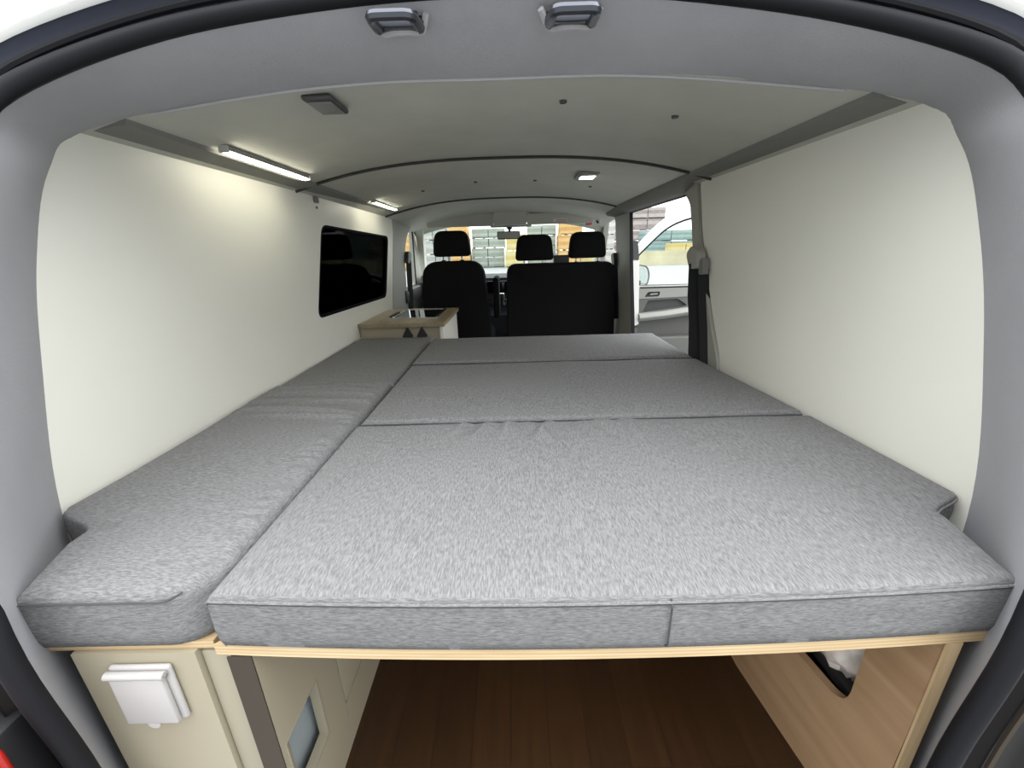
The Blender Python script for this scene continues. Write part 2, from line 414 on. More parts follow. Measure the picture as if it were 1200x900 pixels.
# body gutter outside the seal: sky-lit copy above, shaded copy below
hi = [i for i, p in enumerate(cB) if p.z > .62]
for rng, nm, mt in ((hi, 'trim_6', 'gutter'), (range(0, hi[0]+1), 'trim_17', 'gutter_shaded'), (range(hi[-1], len(cB)), 'trim_18', 'gutter_shaded')):
    b = MB(); b.grid([[cB[i]+nB[i]*d+Vector((0, dy, 0)) for i in rng] for d, dy in ((.002, .012), (.020, .016), (.040, .020), (.052, .012), (.058, .0))])
    struct(b.build(nm, M[mt], angle=180))
b = MB()
hi = [i for i, p in enumerate(cB) if p.z > .62]
b.grid([[cB[i]+nB[i]*(.056+(d-.056)*max(.25, min(1, (cB[i].z-.6)/.4)))+Vector((0, dy*max(0, min(1, (cB[i].z-.6)/.4)), 0)) for i in hi] for d, dy in ((.056, .0), (.062, -.010), (.075, -.006), (.092, .02), (.112, .05), (.135, .12), (.15, .20))])
struct(b.build('trim_7', M['paint'], angle=180))
for rng, nm in ((range(0, hi[0]+1), 'trim_8'), (range(hi[-1], len(cB)), 'trim_9')):
    sg = -1 if nm == 'trim_8' else 1
    X = [sg*max(abs(cB[i].x+nB[i].x*.056), 0) for i in rng]
    row = lambda d, dy: [Vector((x+sg*d, cB[i].y+dy, cB[i].z)) for x, i in zip(X, rng)]
    b = MB(); b.grid([row(0, 0), row(.02, .012), row(.075, .016), row(.095, -.005)])
    struct(b.build(nm, M['gutter_shaded'], angle=180))
    b = MB(); b.tube(row(.022, .006), .004, 6); struct(b.build(nm+'_bead', M['brown_edge']))
    b = MB(); b.grid([row(.095, -.005), row(.105, -.008)]+[[Vector((sg*(.80+.077*k/3), p.y+.004+.08*(k/3)**2, p.z)) for p in row(.1, 0)] for k in range(4)])
    struct(b.build(nm+'_corner', M['paint'], angle=180))

# outer body skin (closes the van so that daylight only enters by its openings)
b = MB()
b.prism([(.60, -.5), (3.15, -.5), (3.15, .62), (3.2, 1.1), (3.2, 1.26), (.9, 1.26), (.72, 1.1), (.5, .6), (.46, -.5)], 'x', -.875, -.86,
        hole=round_poly([(1.66, .64), (2.74, .62), (2.95, 1.12), (1.84, 1.14)], .05))
struct(b.build('trim_body', M['paint'], smooth=False))
b = MB(); b.prism([(.46, -.5), (1.60, -.5), (1.637, .524), (1.783, .911), (1.864, 1.117), (1.95, 1.18), (3.2, 1.19), (3.2, 1.26), (.9, 1.26), (.72, 1.1), (.5, .6)], 'x', .86, .875)
struct(b.build('trim_body.001', M['paint'], smooth=False))
b = MB(); rows = [[Vector((-.875+1.75*i/20, y, 1.45-.19*abs(i/10-1)**4)) for i in range(21)] for y in (1.0, 2, 3.0, 3.8)]
b.grid(rows); rows = [[p+Vector((0, 0, .012)) for p in r] for r in rows]; b.grid(rows)
struct(b.build('trim_roof', M['paint']))
b = MB(); b.box(-.87, .87, 4.28, 4.36, -.5, .72); b.box(-.875, -.86, 3.75, 4.3, -.5, .72); b.box(.86, .875, 3.85, 4.3, -.5, .75)
struct(b.build('trim_nose', M['paint'], smooth=False))

# pillars ------------------------------------------------------------
bl = round_poly([(2.795, -.08), (2.815, .60), (2.945, .90), (3.035, 1.10), (3.05, 1.19), (3.62, 1.2), (3.56, 1.15), (3.40, 1.08), (3.27, .94), (3.23, .70), (3.15, .3), (3.15, -.08)],
                [0, .05, .05, .03, 0, 0, .03, .08, .08, .05, 0, 0])
struct(MB().prism(bl, 'x', -.855, -.80).build('trim_10', M['pillar']))
cp = round_poly([(1.60, -.08), (1.637, .524), (1.783, .911), (1.864, 1.117), (1.93, 1.165), (2.02, 1.2), (1.825, 1.2), (1.75, 1.0), (1.65, .817), (1.57, .68), (1.465, .53), (1.44, -.08)],
                [0, .05, .1, .06, .03, 0, 0, .05, .05, .05, .05, 0])
struct(MB().prism(cp, 'x', .79, .86).build('trim_11', M['pillar']))
bp = round_poly([(2.60, -.08), (2.64, .445), (2.76, .8), (2.86, 1.19), (3.30, 1.2), (3.22, 1.14), (3.13, .86), (3.12, .55), (3.45, .45), (3.5, -.08)], [0, .1, .1, 0, 0, .08, .1, .1, .05, 0])
struct(MB().prism(bp, 'x', .80, .812).build('trim_12', M['pillar']))
struct(MB().prism([(2.84, -.08), (2.88, .445), (3.0, .8), (3.06, 1.19), (3.28, 1.2), (3.20, 1.14), (3.11, .86), (3.10, .55), (3.44, .45), (3.49, -.08)], 'x', .812, .86).build('trim_13', M['pillar']))
sp = round_poly([(2.592, -.08), (2.632, .445), (2.752, .8), (2.850, 1.165), (1.955, 1.165), (1.885, 1.12), (1.872, 1.125), (1.94, 1.18), (2.868, 1.185), (2.765, .8), (2.645, .445), (2.605, -.08)],
                [0, .1, .1, .01, .03, .02, .02, .03, .03, .1, .1, 0])
struct(MB().prism(sp, 'x', .801, .822).build('trim_16', M['rubber']))

# driver's door (closed) with its window, windscreen surround and panes
dh = round_poly([(3.24, .69), (3.27, .94), (3.42, 1.09), (3.58, 1.15), (3.76, 1.152), (3.71, .69)], [.03, .08, .08, .05, .02, .02])
d1 = struct(MB().prism([(3.15, -.4), (4.0, -.4), (4.0, .72), (3.86, 1.2), (3.2, 1.2), (3.2, .7)], 'x', -.87, -.84, hole=dh).build('door_1', M['pillar']))
MB().prism(dh, 'x', -.858, -.853).build('pane', M['clear'], d1)
MB().prism(round_poly([(3.70, .69), (3.745, 1.13), (3.765, 1.13), (3.72, .69)], .003), 'x', -.838, -.83).build('seal_strip', M['rubber'], d1)
MB().box(-.84, -.78, 3.16, 3.8, .58, .68, .02).build('door_capping', M['darkgrey'], d1)

def screen(p): return Vector((p.x, 4.25-.5*p.z+p.y, .70+.5*p.z))
outer = [(-.91, -.2), (.94, -.2), (.815, 1.08), (-.79, 1.08)]
hole = round_poly([(-.85, .0), (.875, .0), (.755, .96), (-.735, .96)], .06)
ws = struct(MB().prism(outer, 'y', -.05, .05, hole=hole).deform(screen).build('trim_14', M['cabliner']))
w2 = struct(MB().prism(hole, 'y', .0, .005).deform(screen).build('window_2', M['clear']))
# right A-pillar lower filler beside the dashboard
struct(MB().prism([(3.80, -.08), (4.3, -.08), (4.3, .75), (4.25, .70), (3.85, 1.18), (3.72, 1.18), (3.88, .75)], 'x', .83, .87).build('trim_15', M['pillar']))

# ------------------------------------------------------------------ the bed
def offs(L, n):
    e = [0, .0015, .004, .008, .013, .02, .03, .042]
    body = [.042+(L-.084)*i/n for i in range(1, n)]
    return e+body+[L-x for x in e[::-1]]
def bow(x): return .018*max(0, 1-((x-.15)/.56)**2)
def cushion(name, mat, xl, xr, y0, y1, z0, z1, r, nx, ny, wr, puff=.006, bowed=False, label=None, group='grey bed cushions', pipe='', seams=(), sr=.0011):
    """r = corner radii of the top edge on (left, right, front, back); wr(x,y) adds wrinkles"""
    ys = [y0+o for o in offs(y1-y0, ny)]
    rows = []
    for y in ys:
        a, c = xl(y), xr(y); w = c-a
        xs = [a+o/1.0*(w/(w)) for o in offs(w, nx)]
        row = []
        for x in xs:
            ds = (x-a, c-x, y-y0, y1-y)
            drop = 0
            for d, rr in zip(ds, r):
                if d < rr: drop = max(drop, rr-math.sqrt(max(0, rr*rr-(rr-d)**2)))
            d = min(ds)
            z = z1-drop+puff*(1-math.exp(-d/.06))-puff
            z += wr(x, y)*min(1, d/.03)
            yy = y-(bow(x)*max(0, 1-(y-y0)/.5) if bowed else 0)
            row.append(Vector((x, yy, z)))
        rows.append(row)
    b = MB(); vr = b.grid(rows)
    ny_, nx_ = len(vr), len(vr[0])
    loop = [(0, j) for j in range(nx_)]+[(i, nx_-1) for i in range(1, ny_)]+[(ny_-1, j) for j in range(nx_-2, -1, -1)]+[(i, 0) for i in range(ny_-2, 0, -1)]
    per = [vr[i][j] for i, j in loop]
    N = len(per); nrm = []
    for k in range(N):
        t = rows[loop[(k+1) % N][0]][loop[(k+1) % N][1]]-rows[loop[k-1][0]][loop[k-1][1]]
        n = Vector((t.y, -t.x, 0)); nrm.append(n.normalized() if n.length else Vector((0, -1, 0)))
    prev = per
    H = 8
    for h in range(1, H+1):
        t = h/H; cur = []
        for k in range(N):
            p = per[k].co; zz = p.z+(z0+.006-p.z)*t
            bul = .002*math.sin(math.pi*t)+.0015*noise.noise(Vector((p.x*18, p.y*18, t*3)))
            if t == 1: zz = z0; bul = -.004
            cur.append(b.bm.verts.new(Vector((p.x, p.y, zz))+nrm[k]*bul))
        for k in range(N): b.bm.faces.new((prev[k], prev[(k+1) % N], cur[(k+1) % N], cur[k]))
        prev = cur
    b.bm.faces.new(prev[::-1])
    P = {}
    for k, (i, j) in enumerate(loop):
        side = 'f' if i == 0 else 'b' if i == ny_-1 else 'l' if j == 0 else 'r'
        P.setdefault(side, []).append(rows[i][j]+nrm[k]*.001)
    t = thing(name, label, 'cushion', ((xl(y0)+xr(y0))/2, y0, z0), group)
    b.build('cover', mat, t, angle=75)
    for s in pipe:
        MB().tube(P[s], .0019, 6).build('piping', mat, t)
        MB().tube([q+Vector((0, 0, -.0030)) for q in P[s]], sr, 5).build('seam', M['seam'], t)
    for pts in seams:
        MB().tube(pts, .0013, 5).build('seam', M['seam'], t)
    return t

def ridge(x, y, x0, y0, ang, ln, w, h):
    c, s = math.cos(ang), math.sin(ang); u = (x-x0)*c+(y-y0)*s; v = -(x-x0)*s+(y-y0)*c
    return h*math.exp(-(v/w)**2)*math.exp(-(u/ln)**4)
def soft(x, y, k=6, a=.0025, seed=0): return a*noise.noise(Vector((x*k, y*k, seed)))
random.seed(7)
WR = [(random.uniform(-.12, .40), .955-random.uniform(.0, .05), math.radians(-90+random.uniform(-30, 30)), random.uniform(.05, .11), random.uniform(.009, .016), random.uniform(-.005, .010)) for _ in range(26)]
def wr_rear(x, y):
    return soft(x, y, 5, .004, 1)+sum(ridge(x, y, *w) for w in WR)
def wr_mid(x, y):
    return soft(x, y, 5, .004, 2)+ridge(x, y, -.22, 1.15, .02, .10, .012, .002)+ridge(x, y, -.25, 1.24, -.03, .12, .010, .002)+ridge(x, y, .05, 1.44, 1.2, .05, .015, .003)+ridge(x, y, .22, 1.47, 1.5, .05, .015, .0025)
def wr_front(x, y): return soft(x, y, 5, .003, 3)+ridge(x, y, -.2, 1.72, .03, .15, .02, .0025)+ridge(x, y, -.1, 1.85, -.02, .2, .02, .002)
WL = [(-.6+random.uniform(-.1, .12), 1.30-.035*i+random.uniform(-.01, .01), random.uniform(-.1, .08), random.uniform(.08, .18), random.uniform(.010, .017), random.uniform(.006, .011)) for i in range(9)]
def wr_left(x, y):
    v = soft(x, y, 5, .005, 4)+sum(ridge(x, y, *w) for w in WL)
    # small puckers along the rolled edge
    d = -.388-x
    if 0 < d < .09: v += .003*math.sin(y*150+3*math.sin(y*31))*math.exp(-((d-.035)/.02)**2)*(1 if y < 1.0 else .3)
    return v
def wr_left2(x, y): return soft(x, y, 5, .003, 5)

def smooth(a, b, t): t = max(0, min(1, t)); t = t*t*(3-2*t); return a+(b-a)*t
def right_edge(y):
    if y < .545: return .676+(y-.419)*.29
    if y < .615: return smooth(.712, .792, (y-.555)/.055)
    if y < .98: return .792-.012*(y-.61)/.37
    return .780-.045*(y-.98)/.57
ZT, ZB = .543, .444
front_seam = [Vector((.222, .420-bow(.222)-.0055+(.006 if k in (0, 10) else 0), ZT-.012-(ZT-.012-ZB-.006)*k/10)) for k in range(11)]
cushion('bed_cushion', M['fab_y'], lambda y: -.385, right_edge, .419, .968, ZB, ZT, (.012, .008, .010, .022), 200, 110, wr_rear, bowed=True,
        label='large heather-grey bed cushion at the tailgate with a notched corner', pipe='flr', seams=[front_seam])
cushion('bed_cushion', M['fab_y'], lambda y: -.380, right_edge, .984, 1.542, ZB, ZT, (.014, .008, .008, .024), 100, 60, wr_mid,
        label='heather-grey bed cushion in the middle of the three wide ones', pipe='fl', sr=.0032)
cushion('bed_cushion', M['fab_y'], lambda y: -.378, lambda y: .737, 1.558, 2.01, ZB, ZT+.006, (.012, .03, .009, .016), 90, 40, wr_front,
        label='heather-grey bed cushion farthest forward, against the seat backs', pipe='fl', sr=.0036)
def left_r(y):
    R = .07; d = y-.419
    base = -.392
    return base-(R-math.sqrt(max(0, R*R-(R-d)**2)) if d < R else 0)
def left_l(y):
    w = .004*math.sin(y*9)
    if y < .528: return -.645-(y-.419)*.40
    if y < .62: return smooth(-.688, -.785, (y-.555)/.06)
    return -.788+w
cushion('bed_cushion', M['fab_x'], left_l, left_r, .419, 1.318, ZB, ZT, (.012, .024, .016, .016), 60, 150, wr_left,
        label='long narrow heather-grey side cushion reaching back to the tailgate', seams=[[Vector((-.64+.19*k/14, .419-.0012, ZT-.018)) for k in range(15)]+[Vector((-.45+.022*k/4, .4195+.012*(k/4)**2, ZT-.020+.006*k/4)) for k in range(1, 5)]])
cushion('bed_cushion', M['fab_x'], lambda y: -.792, lambda y: -.390, 1.328, 2.110, ZB, ZT-.006, (.012, .018, .018, .016), 50, 70, wr_left2,
        label='narrow heather-grey side cushion running up to the kitchen unit')

# plywood bed board under the wide cushions
def board_bow(p): return Vector((p.x, p.y-(bow(p.x) if p.y < .5 else 0), p.z))
n = 24
loopb = [(-.404+1.106*i/n, .425) for i in range(n+1)]+[(.712, .54), (.755, .66), (.755, 1.50), (.72, 1.98), (-.38, 1.98), (-.38, .45)]
bd = MB().prism(loopb, 'z', .423, .442).deform(board_bow)
tag(bd.build('bed_board', M['ply_edge']), 'plywood bed base board with bare edge under the wide cushions', 'board')

# ------------------------------------------------------------------ cabinet under the narrow cushion
cab = thing('storage_cabinet', 'cream storage cabinet with a white socket under the narrow side cushion', 'cabinet', (-.5, .43, -.08))
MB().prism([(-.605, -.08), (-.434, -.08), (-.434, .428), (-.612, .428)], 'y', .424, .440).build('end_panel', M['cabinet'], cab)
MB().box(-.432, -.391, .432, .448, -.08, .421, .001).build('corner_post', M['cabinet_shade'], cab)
MB().box(-.3885, -.3535, .4215, .4235, -.08, .4205).build('edge_strip', M['brown_edge'], cab)  # thin dark brown strip along the side panel's end edge
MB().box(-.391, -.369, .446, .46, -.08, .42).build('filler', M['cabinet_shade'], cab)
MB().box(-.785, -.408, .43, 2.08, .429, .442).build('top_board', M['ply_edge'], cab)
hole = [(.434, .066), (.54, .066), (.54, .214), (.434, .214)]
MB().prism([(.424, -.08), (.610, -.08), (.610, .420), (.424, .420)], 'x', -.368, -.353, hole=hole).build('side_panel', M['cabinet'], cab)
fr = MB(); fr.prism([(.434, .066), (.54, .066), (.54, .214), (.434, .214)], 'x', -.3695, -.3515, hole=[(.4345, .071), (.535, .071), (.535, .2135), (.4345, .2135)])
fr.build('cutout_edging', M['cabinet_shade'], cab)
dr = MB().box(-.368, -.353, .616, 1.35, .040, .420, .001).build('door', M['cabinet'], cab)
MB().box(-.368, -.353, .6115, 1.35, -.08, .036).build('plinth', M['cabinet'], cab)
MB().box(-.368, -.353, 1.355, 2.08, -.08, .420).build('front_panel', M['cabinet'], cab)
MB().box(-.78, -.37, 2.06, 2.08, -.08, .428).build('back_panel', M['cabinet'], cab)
# what shows in the cut-out: a grey water tank
tk = thing('water_tank', 'blue-grey plastic tank seen through the cut-out of the cream cabinet', 'tank', (-.48, .6, -.08))
MB().box(-.56, -.385, .465, .80, -.078, .30, .03, 4).build('body', M['tank'], tk)
MB().lathe([(.03, .30), (.03, .325), (.026, .33)], (-.47, .6, 0)).build('cap', M['black'], tk)

# power socket with a hinged cover
so = thing('power_socket', 'white outdoor power socket with hinged cover on the cream cabinet end', 'socket', (-.512, .42, .31))
MB().box(-.558, -.470, .4155, .4236, .306, .412, .004, 3).build('back_plate', M['socket'], so)
MB().box(-.553, -.477, .4065, .4152, .309, .398, .003, 3).build('cover', M['socket'], so)
MB().tube([(-.556, .4095, .404), (-.472, .4095, .404)], .0058, 12).build('hinge', M['socket'], so)
MB().lathe([(.003, -.4715), (.003, -.4690)], (0, .4095, .404), 'x', 8).deform(lambda p: p).build('hinge_pin', M['midgrey'], so)
MB().lathe([(.009, .407), (.009, .412), (.008, .4135)], (-.514, 0, .309), 'y', 16).build('latch_tab', M['socket'], so)

# ------------------------------------------------------------------ plywood support panel and bag
hole = round_poly([(.513, .148), (.80, .148), (.80, .335), (.513, .335)], [.045, .05, .03, .03])
sup = MB().prism([(.430, -.08), (1.6, -.08), (1.6, .421), (.424, .421)], 'x', 0, .016, hole=hole)
def splay(p): return Vector((p.x+.628-.042*max(0, min(1, (p.y-.43)/.32))-.004*(.42-p.z), p.y, p.z))
# give the face enough rows to bend
bmesh.ops.subdivide_edges(sup.bm, edges=[e for e in sup.bm.edges if e.calc_length() > .2], cuts=6, use_grid_fill=False)
bmesh.ops.triangulate(sup.bm, faces=sup.bm.faces[:])
sup.deform(splay)
pn = thing('support_panel', 'bare plywood upright panel with a slot, under the notched cushion', 'panel', (.63, .9, -.08))
sup.build('panel', M['ply'], pn, angle=30)
MB().box(.6255, .6455, .421, .4245, -.08, .421).build('bare_edge', M['ply_pale'], pn)
b = MB(); bag_c = Vector((.70, .60, .235)); rows = []
for i in range(25):
    th = math.pi*i/24
    rows.append([])
    for j in range(36):
        ph = 2*math.pi*j/36; d = Vector((math.sin(th)*math.cos(ph), math.sin(th)*math.sin(ph), math.cos(th)))
        rr = 1+.25*noise.noise(d*2.3)+.34*abs(noise.noise(d*4.5))+.12*abs(noise.noise(d*11))
        rows[-1].append(bag_c+Vector((d.x*.075, d.y*.075, d.z*.085))*rr)
b.grid(rows, True); bmesh.ops.remove_doubles(b.bm, verts=b.bm.verts[:], dist=1e-4)
bagt = thing('plastic_bag', 'crumpled white plastic bag stuffed behind the slot of the plywood panel', 'bag', (.70, .60, .15))
b.build('bag_body', M['bag'], bagt, angle=60)
# low shelf the bag rests on
tag(MB().box(.652, .79, .50, .95, .120, .140).build('side_shelf', M['darkgrey']), 'dark shelf behind the plywood panel carrying the plastic bag', 'shelf')

# ------------------------------------------------------------------ kitchen unit
ku = thing('kitchen_unit', 'cream kitchen cabinet with two black knobs at the head of the side cushion', 'cabinet', (-.57, 2.4, -.08))
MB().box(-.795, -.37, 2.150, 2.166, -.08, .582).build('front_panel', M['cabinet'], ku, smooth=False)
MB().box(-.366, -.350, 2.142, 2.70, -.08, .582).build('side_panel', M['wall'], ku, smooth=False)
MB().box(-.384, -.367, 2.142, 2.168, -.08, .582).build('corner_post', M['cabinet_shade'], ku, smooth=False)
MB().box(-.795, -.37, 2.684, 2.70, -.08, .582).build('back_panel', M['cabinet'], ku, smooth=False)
for x in (-.540, -.463):
    k = MB().prism(round_poly([(x-.029, .528), (x+.029, .528), (x, .5815)], .008), 'y', 2.128, 2.1495).build('control_knob', M['black'], ku)
hole = round_poly([(-.655, 2.30), (-.415, 2.30), (-.415, 2.64), (-.655, 2.64)], .02)
wt = tag(MB().prism([(-.797, 2.135), (-.338, 2.115), (-.334, 2.70), (-.797, 2.715)], 'z', .583, .603, hole=hole).build('worktop', M['top_wood'], angle=30),
         'brown oak worktop on the kitchen unit, edge trimmed pale', 'worktop')
hb = thing('gas_hob', 'black glass hob with a steel rim let into the oak worktop', 'hob', (-.535, 2.47, .583))
MB().prism(round_poly([(-.668, 2.288), (-.402, 2.288), (-.402, 2.652), (-.668, 2.652)], .02), 'z', .6035, .607,
           hole=round_poly([(-.652, 2.303), (-.418, 2.303), (-.418, 2.637), (-.652, 2.637)], .015)).build('steel_rim', M['metal'], hb)
MB().prism(round_poly([(-.651, 2.304), (-.419, 2.304), (-.419, 2.636), (-.651, 2.636)], .015), 'z', .590, .605).build('glass_lid', M['blackglass'], hb)
MB().box(-.69, -.672, 2.34, 2.52, .6035, .612, .003).build('lid_hinge', M['brown_edge'], hb)

# ------------------------------------------------------------------ ceiling fittings
for y0, y1, lab in ((1.15, 1.578, 'lit warm-white LED strip on the ceiling nearest the tailgate'), (2.30, 2.72, 'lit warm-white LED strip on the ceiling above the black window')):
    t = thing('led_strip', lab, 'light', (-.686, (y0+y1)/2, 1.213), 'ceiling LED strips')
    MB().box(-.696, -.676, y0, y1, 1.2135, 1.2265, .002).build('housing', M['midgrey'], t)
    MB().box(-.696, -.676, y0+.006, y1-.006, 1.2075, 1.2134, .002).build('diffuser', M['led'], t)
    for yy in (y0-.004, y1):
        MB().box(-.699, -.673, yy, yy+.004, 1.2085, 1.2255, .001).build('end_cap', M['lightgrey'], t)
def ceiling_lamp(x0, x1, y0, y1, lab, lit):
    zz = zc((x0+x1)/2)
    t = thing('dome_light', lab, 'light', ((x0+x1)/2, (y0+y1)/2, zz-.012))
    MB().box(x0, x1, y0, y1, zz-.012, zz-.001, .006, 3).build('bezel', M['midgrey'] if lit else M['darkgrey'], t)
    if lit:
        MB().box(x0+.018, x1-.008, y0+.06, y1-.05, zz-.0155, zz-.0115, .002).build('lens', M['lens'], t)
        MB().box(x0+.018, x1-.008, y0+.015, y0+.05, zz-.014, zz-.0115, .002).build('switch', M['lightgrey'], t)
    else:
        MB().box(x0+.006, x1-.006, y0+.015, y1-.012, zz-.0145, zz-.0115, .002).build('lens', M['midgrey'], t)
ceiling_lamp(.335, .425, 1.975, 2.155, 'lit dome light with a square lens on the grey ceiling', True)
ceiling_lamp(-.402, -.338, .985, 1.088, 'dark unlit dome light half hidden behind the tailgate header', False)
for x, y in ((.16, 1.118), (.453, 1.189), (-.145, 2.242), (.154, 2.244), (.452, 2.36), (-.435, 2.357)):
    zz = zc(x)-(.004 if y > 1.73 else 0)
    tag(MB().lathe([(.008, -.005), (.009, -.003), (.009, .001)], (x, y, zz), 'z', 12).build('ceiling_plug', M['darkgrey']), 'small round dark plug in the grey felt ceiling', 'plug', 'ceiling plugs')
for x, y, z, lab in ((-.7965, 1.868, 1.180, 'small grey clip on the white wall under the ceiling groove'),):
    t = thing('wall_clip', lab, 'clip', (x, y, z-.02))
    MB().box(x-.003, x+.010, y-.014, y+.014, z-.012, z+.012, .003).build('clip_body', M['rail'], t)
    MB().lathe([(.005, 0), (.005, .006)], (x-.003, y+.004, z-.030), 'x', 10).build('screw', M['midgrey'], t)

# tailgate strikers on the header
for cx, yb, yt, w, lab in ((-.146, .820, .757, .035, 'dark steel tailgate striker loop farther from the sliding door'), (.135, .809, .743, .035, 'dark steel tailgate striker loop nearer the sliding door')):
    t = thing('tailgate_striker', lab, 'striker', (cx, yb, 1.30), 'tailgate strikers')
    zt_, zb_ = .958+yt*.452, .958+yb*.428; dz = zb_-1.2525
    ring = round_poly([(cx-w, yb), (cx-w+.003, yt), (cx+w-.003, yt), (cx+w, yb)], [.004, .014, .014, .004])
    pts = [Vector((p[0], p[1], zb_+(zt_-zb_)*(yb-p[1])/(yb-yt))) for p in ring if True]
    k = pts.index(min(pts, key=lambda p: (p.x, -p.y)))
    pts = pts[1:]
    left = [p for p in pts]
    body = [Vector((cx-w-.002, yb+.006, zb_+.014))]+left+[Vector((cx+w+.002, yb+.006, zb_+.014))]
    MB().tube(body, .0078, 8).build('loop', M['darkmetal'], t)
    MB().box(cx-w+.002, cx+w-.002, yb-.010, yb-.004, zb_-.001, zb_+.02, .002).build('bracket', M['darkmetal'], t)
    MB().tube(catmull([(cx-w-.014, yb-.006, zb_+.018), (cx-w+.002, yb+.014, zb_+.001), (cx-.012, yb+.008, zb_-.001), (cx+.012, yb+.008, zb_-.001), (cx+w, yb+.012, zb_+.001), (cx+w+.012, yb-.006, zb_+.018)], 5), .0055, 6).build('felt_rim', M['felt_edge'], t)

# ------------------------------------------------------------------ cab seats
def pad(b, x0, x1, y, z0, z1, depth, top_in, r, lean=0, bot_in=0, crown=0):
    """upholstered slab: rounded outline in x-z with pillowed faces"""
    out = round_poly([(x0+bot_in, z0), (x1-bot_in, z0), (x1-top_in, z1), (x0+top_in, z1)], [r*.6, r*.6, r, r], 7)
    cx, cz = (x0+x1)/2, (z0+z1)/2
    rows = []
    for t, sc in ((-1, .0), (-1, .55), (-.96, .86), (-.75, .965), (-.35, 1), (.35, 1), (.75, .965), (.96, .86), (1, .55), (1, .0)):
        row = []
        for px, pz in out:
            dx, dz = px-cx, pz-cz
            f = sc if sc < .8 else 1
            ins = 0 if sc < .8 else (1-sc)*.12/.14*.04*2
            X = cx+dx*f-(math.copysign(min(abs(dx), ins), dx) if sc >= .8 else 0)
            Z = cz+dz*f-(math.copysign(min(abs(dz), ins), dz) if sc >= .8 else 0)
            Y = y+t*depth/2+(pz-z0)*lean
            if crown and sc >= .55: Z += 0
            row.append(Vector((X, Y, Z)))
        rows.append(row)
    b.grid(rows, True); bmesh.ops.remove_doubles(b.bm, verts=b.bm.verts[:], dist=1e-5)
def headrest(t, x0, x1, z0, z1, y, posts):
    b = MB(); pad(b, x0, x1, y, z0, z1, .11, .025, .055, bot_in=.006); h = b.build('headrest', M['seat'], t, angle=60)
    for px in posts:
        MB().tube([(px, y, z0-.075), (px, y, z0+.03)], .0065, 8).build('post', M['metal'], h)
        MB().lathe([(.018, z0-.062), (.018, z0-.030), (.013, z0-.022)], (px, y, 0), 'z', 12).build('post_guide', M['black'], h)
ds = thing('driver_seat', 'black cloth single driver seat behind the kitchen unit', 'seat', (-.40, 3.05, -.08))
b = MB(); pad(b, -.655, -.120, 3.0, .22, .893, .16, .055, .11, lean=.0, bot_in=.0); b.build('backrest', M['seat'], ds, angle=60)
b = MB().box(-.65, -.13, 3.0, 3.52, .22, .36, .05, 4); b.build('seat_cushion', M['seat'], ds)
b = MB().box(-.60, -.18, 3.05, 3.48, -.078, .22, .01); b.build('seat_base', M['black'], ds)
headrest(ds, -.528, -.252, .922, 1.092, 2.99, (-.455, -.325))
MB().box(-.115, -.075, 2.98, 3.3, .48, .77, .018, 4).build('armrest', M['seat'], ds)
bs = thing('bench_seat', 'wide black cloth double passenger bench with two headrests', 'seat', (.37, 3.05, -.08))
b = MB(); pad(b, -.030, .768, 3.0, .22, .862, .16, .02, .07); b.build('backrest', M['seat'], bs, angle=60)
b = MB().box(-.02, .755, 3.0, 3.52, .22, .36, .05, 4); b.build('seat_cushion', M['seat'], bs)
b = MB().box(.0, .75, 3.05, 3.48, -.078, .22, .01); b.build('seat_base', M['black'], bs)
headrest(bs, .043, .328, .880, 1.052, 2.99, (.115, .265))
headrest(bs, .416, .692, .888, 1.062, 2.99, (.480, .630))
MB().box(.322, .428, 2.96, 3.03, .845, .912, .008, 3).build('belt_guide', M['black'], bs)

# ------------------------------------------------------------------ cab furniture
da = thing('dashboard', 'dark dashboard with blue-grey centre console below the windscreen', 'dashboard', (0, 3.9, -.08))
b = MB(); b.prism([(3.72, .60), (3.70, .70), (3.78, .755), (4.05, .745), (4.23, .70), (4.25, .2), (3.9, .2)], 'x', -.80, .80); b.build('top', M['darkgrey'], da, angle=50)
b = MB(); b.prism([(3.55, -.075), (3.52, .42), (3.66, .52), (3.695, .725), (3.90, .73), (3.90, -.075)], 'x', -.24, .10); b.build('centre_console', M['dash'], da, angle=50)
MB().box(-.215, .07, 3.655, 3.675, .60, .70, .006).build('screen', M['blackglass'], da)
MB().box(-.215, .07, 3.62, 3.645, .535, .55, .004).build('trim_bar', M['metal'], da)
MB().box(-.215, .07, 3.60, 3.62, .49, .525, .004).build('button_panel', M['darkgrey'], da)
gl = thing('gear_lever', 'dark gear lever with pale-ringed knob between the cab seats', 'lever', (-.07, 3.44, .36))
MB().tube([(-.07, 3.555, .515), (-.065, 3.48, .565)], .010, 8).build('stick', M['black'], gl)
MB().lathe([(.006, -.02), (.022, -.008), (.026, .012), (.020, .032), (.006, .038)], (-.065, 3.48, .575), 'z', 16).build('knob', M['darkgrey'], gl)
MB().lathe([(.020, .030), (.0215, .033), (.016, .0375)], (-.065, 3.48, .575), 'z', 16).build('ring', M['metal'], gl)
MB().lathe([(.034, 0), (.030, .012), (.016, .035)], (-.07, 3.555, .505), 'z', 16).build('gaiter', M['black'], gl)

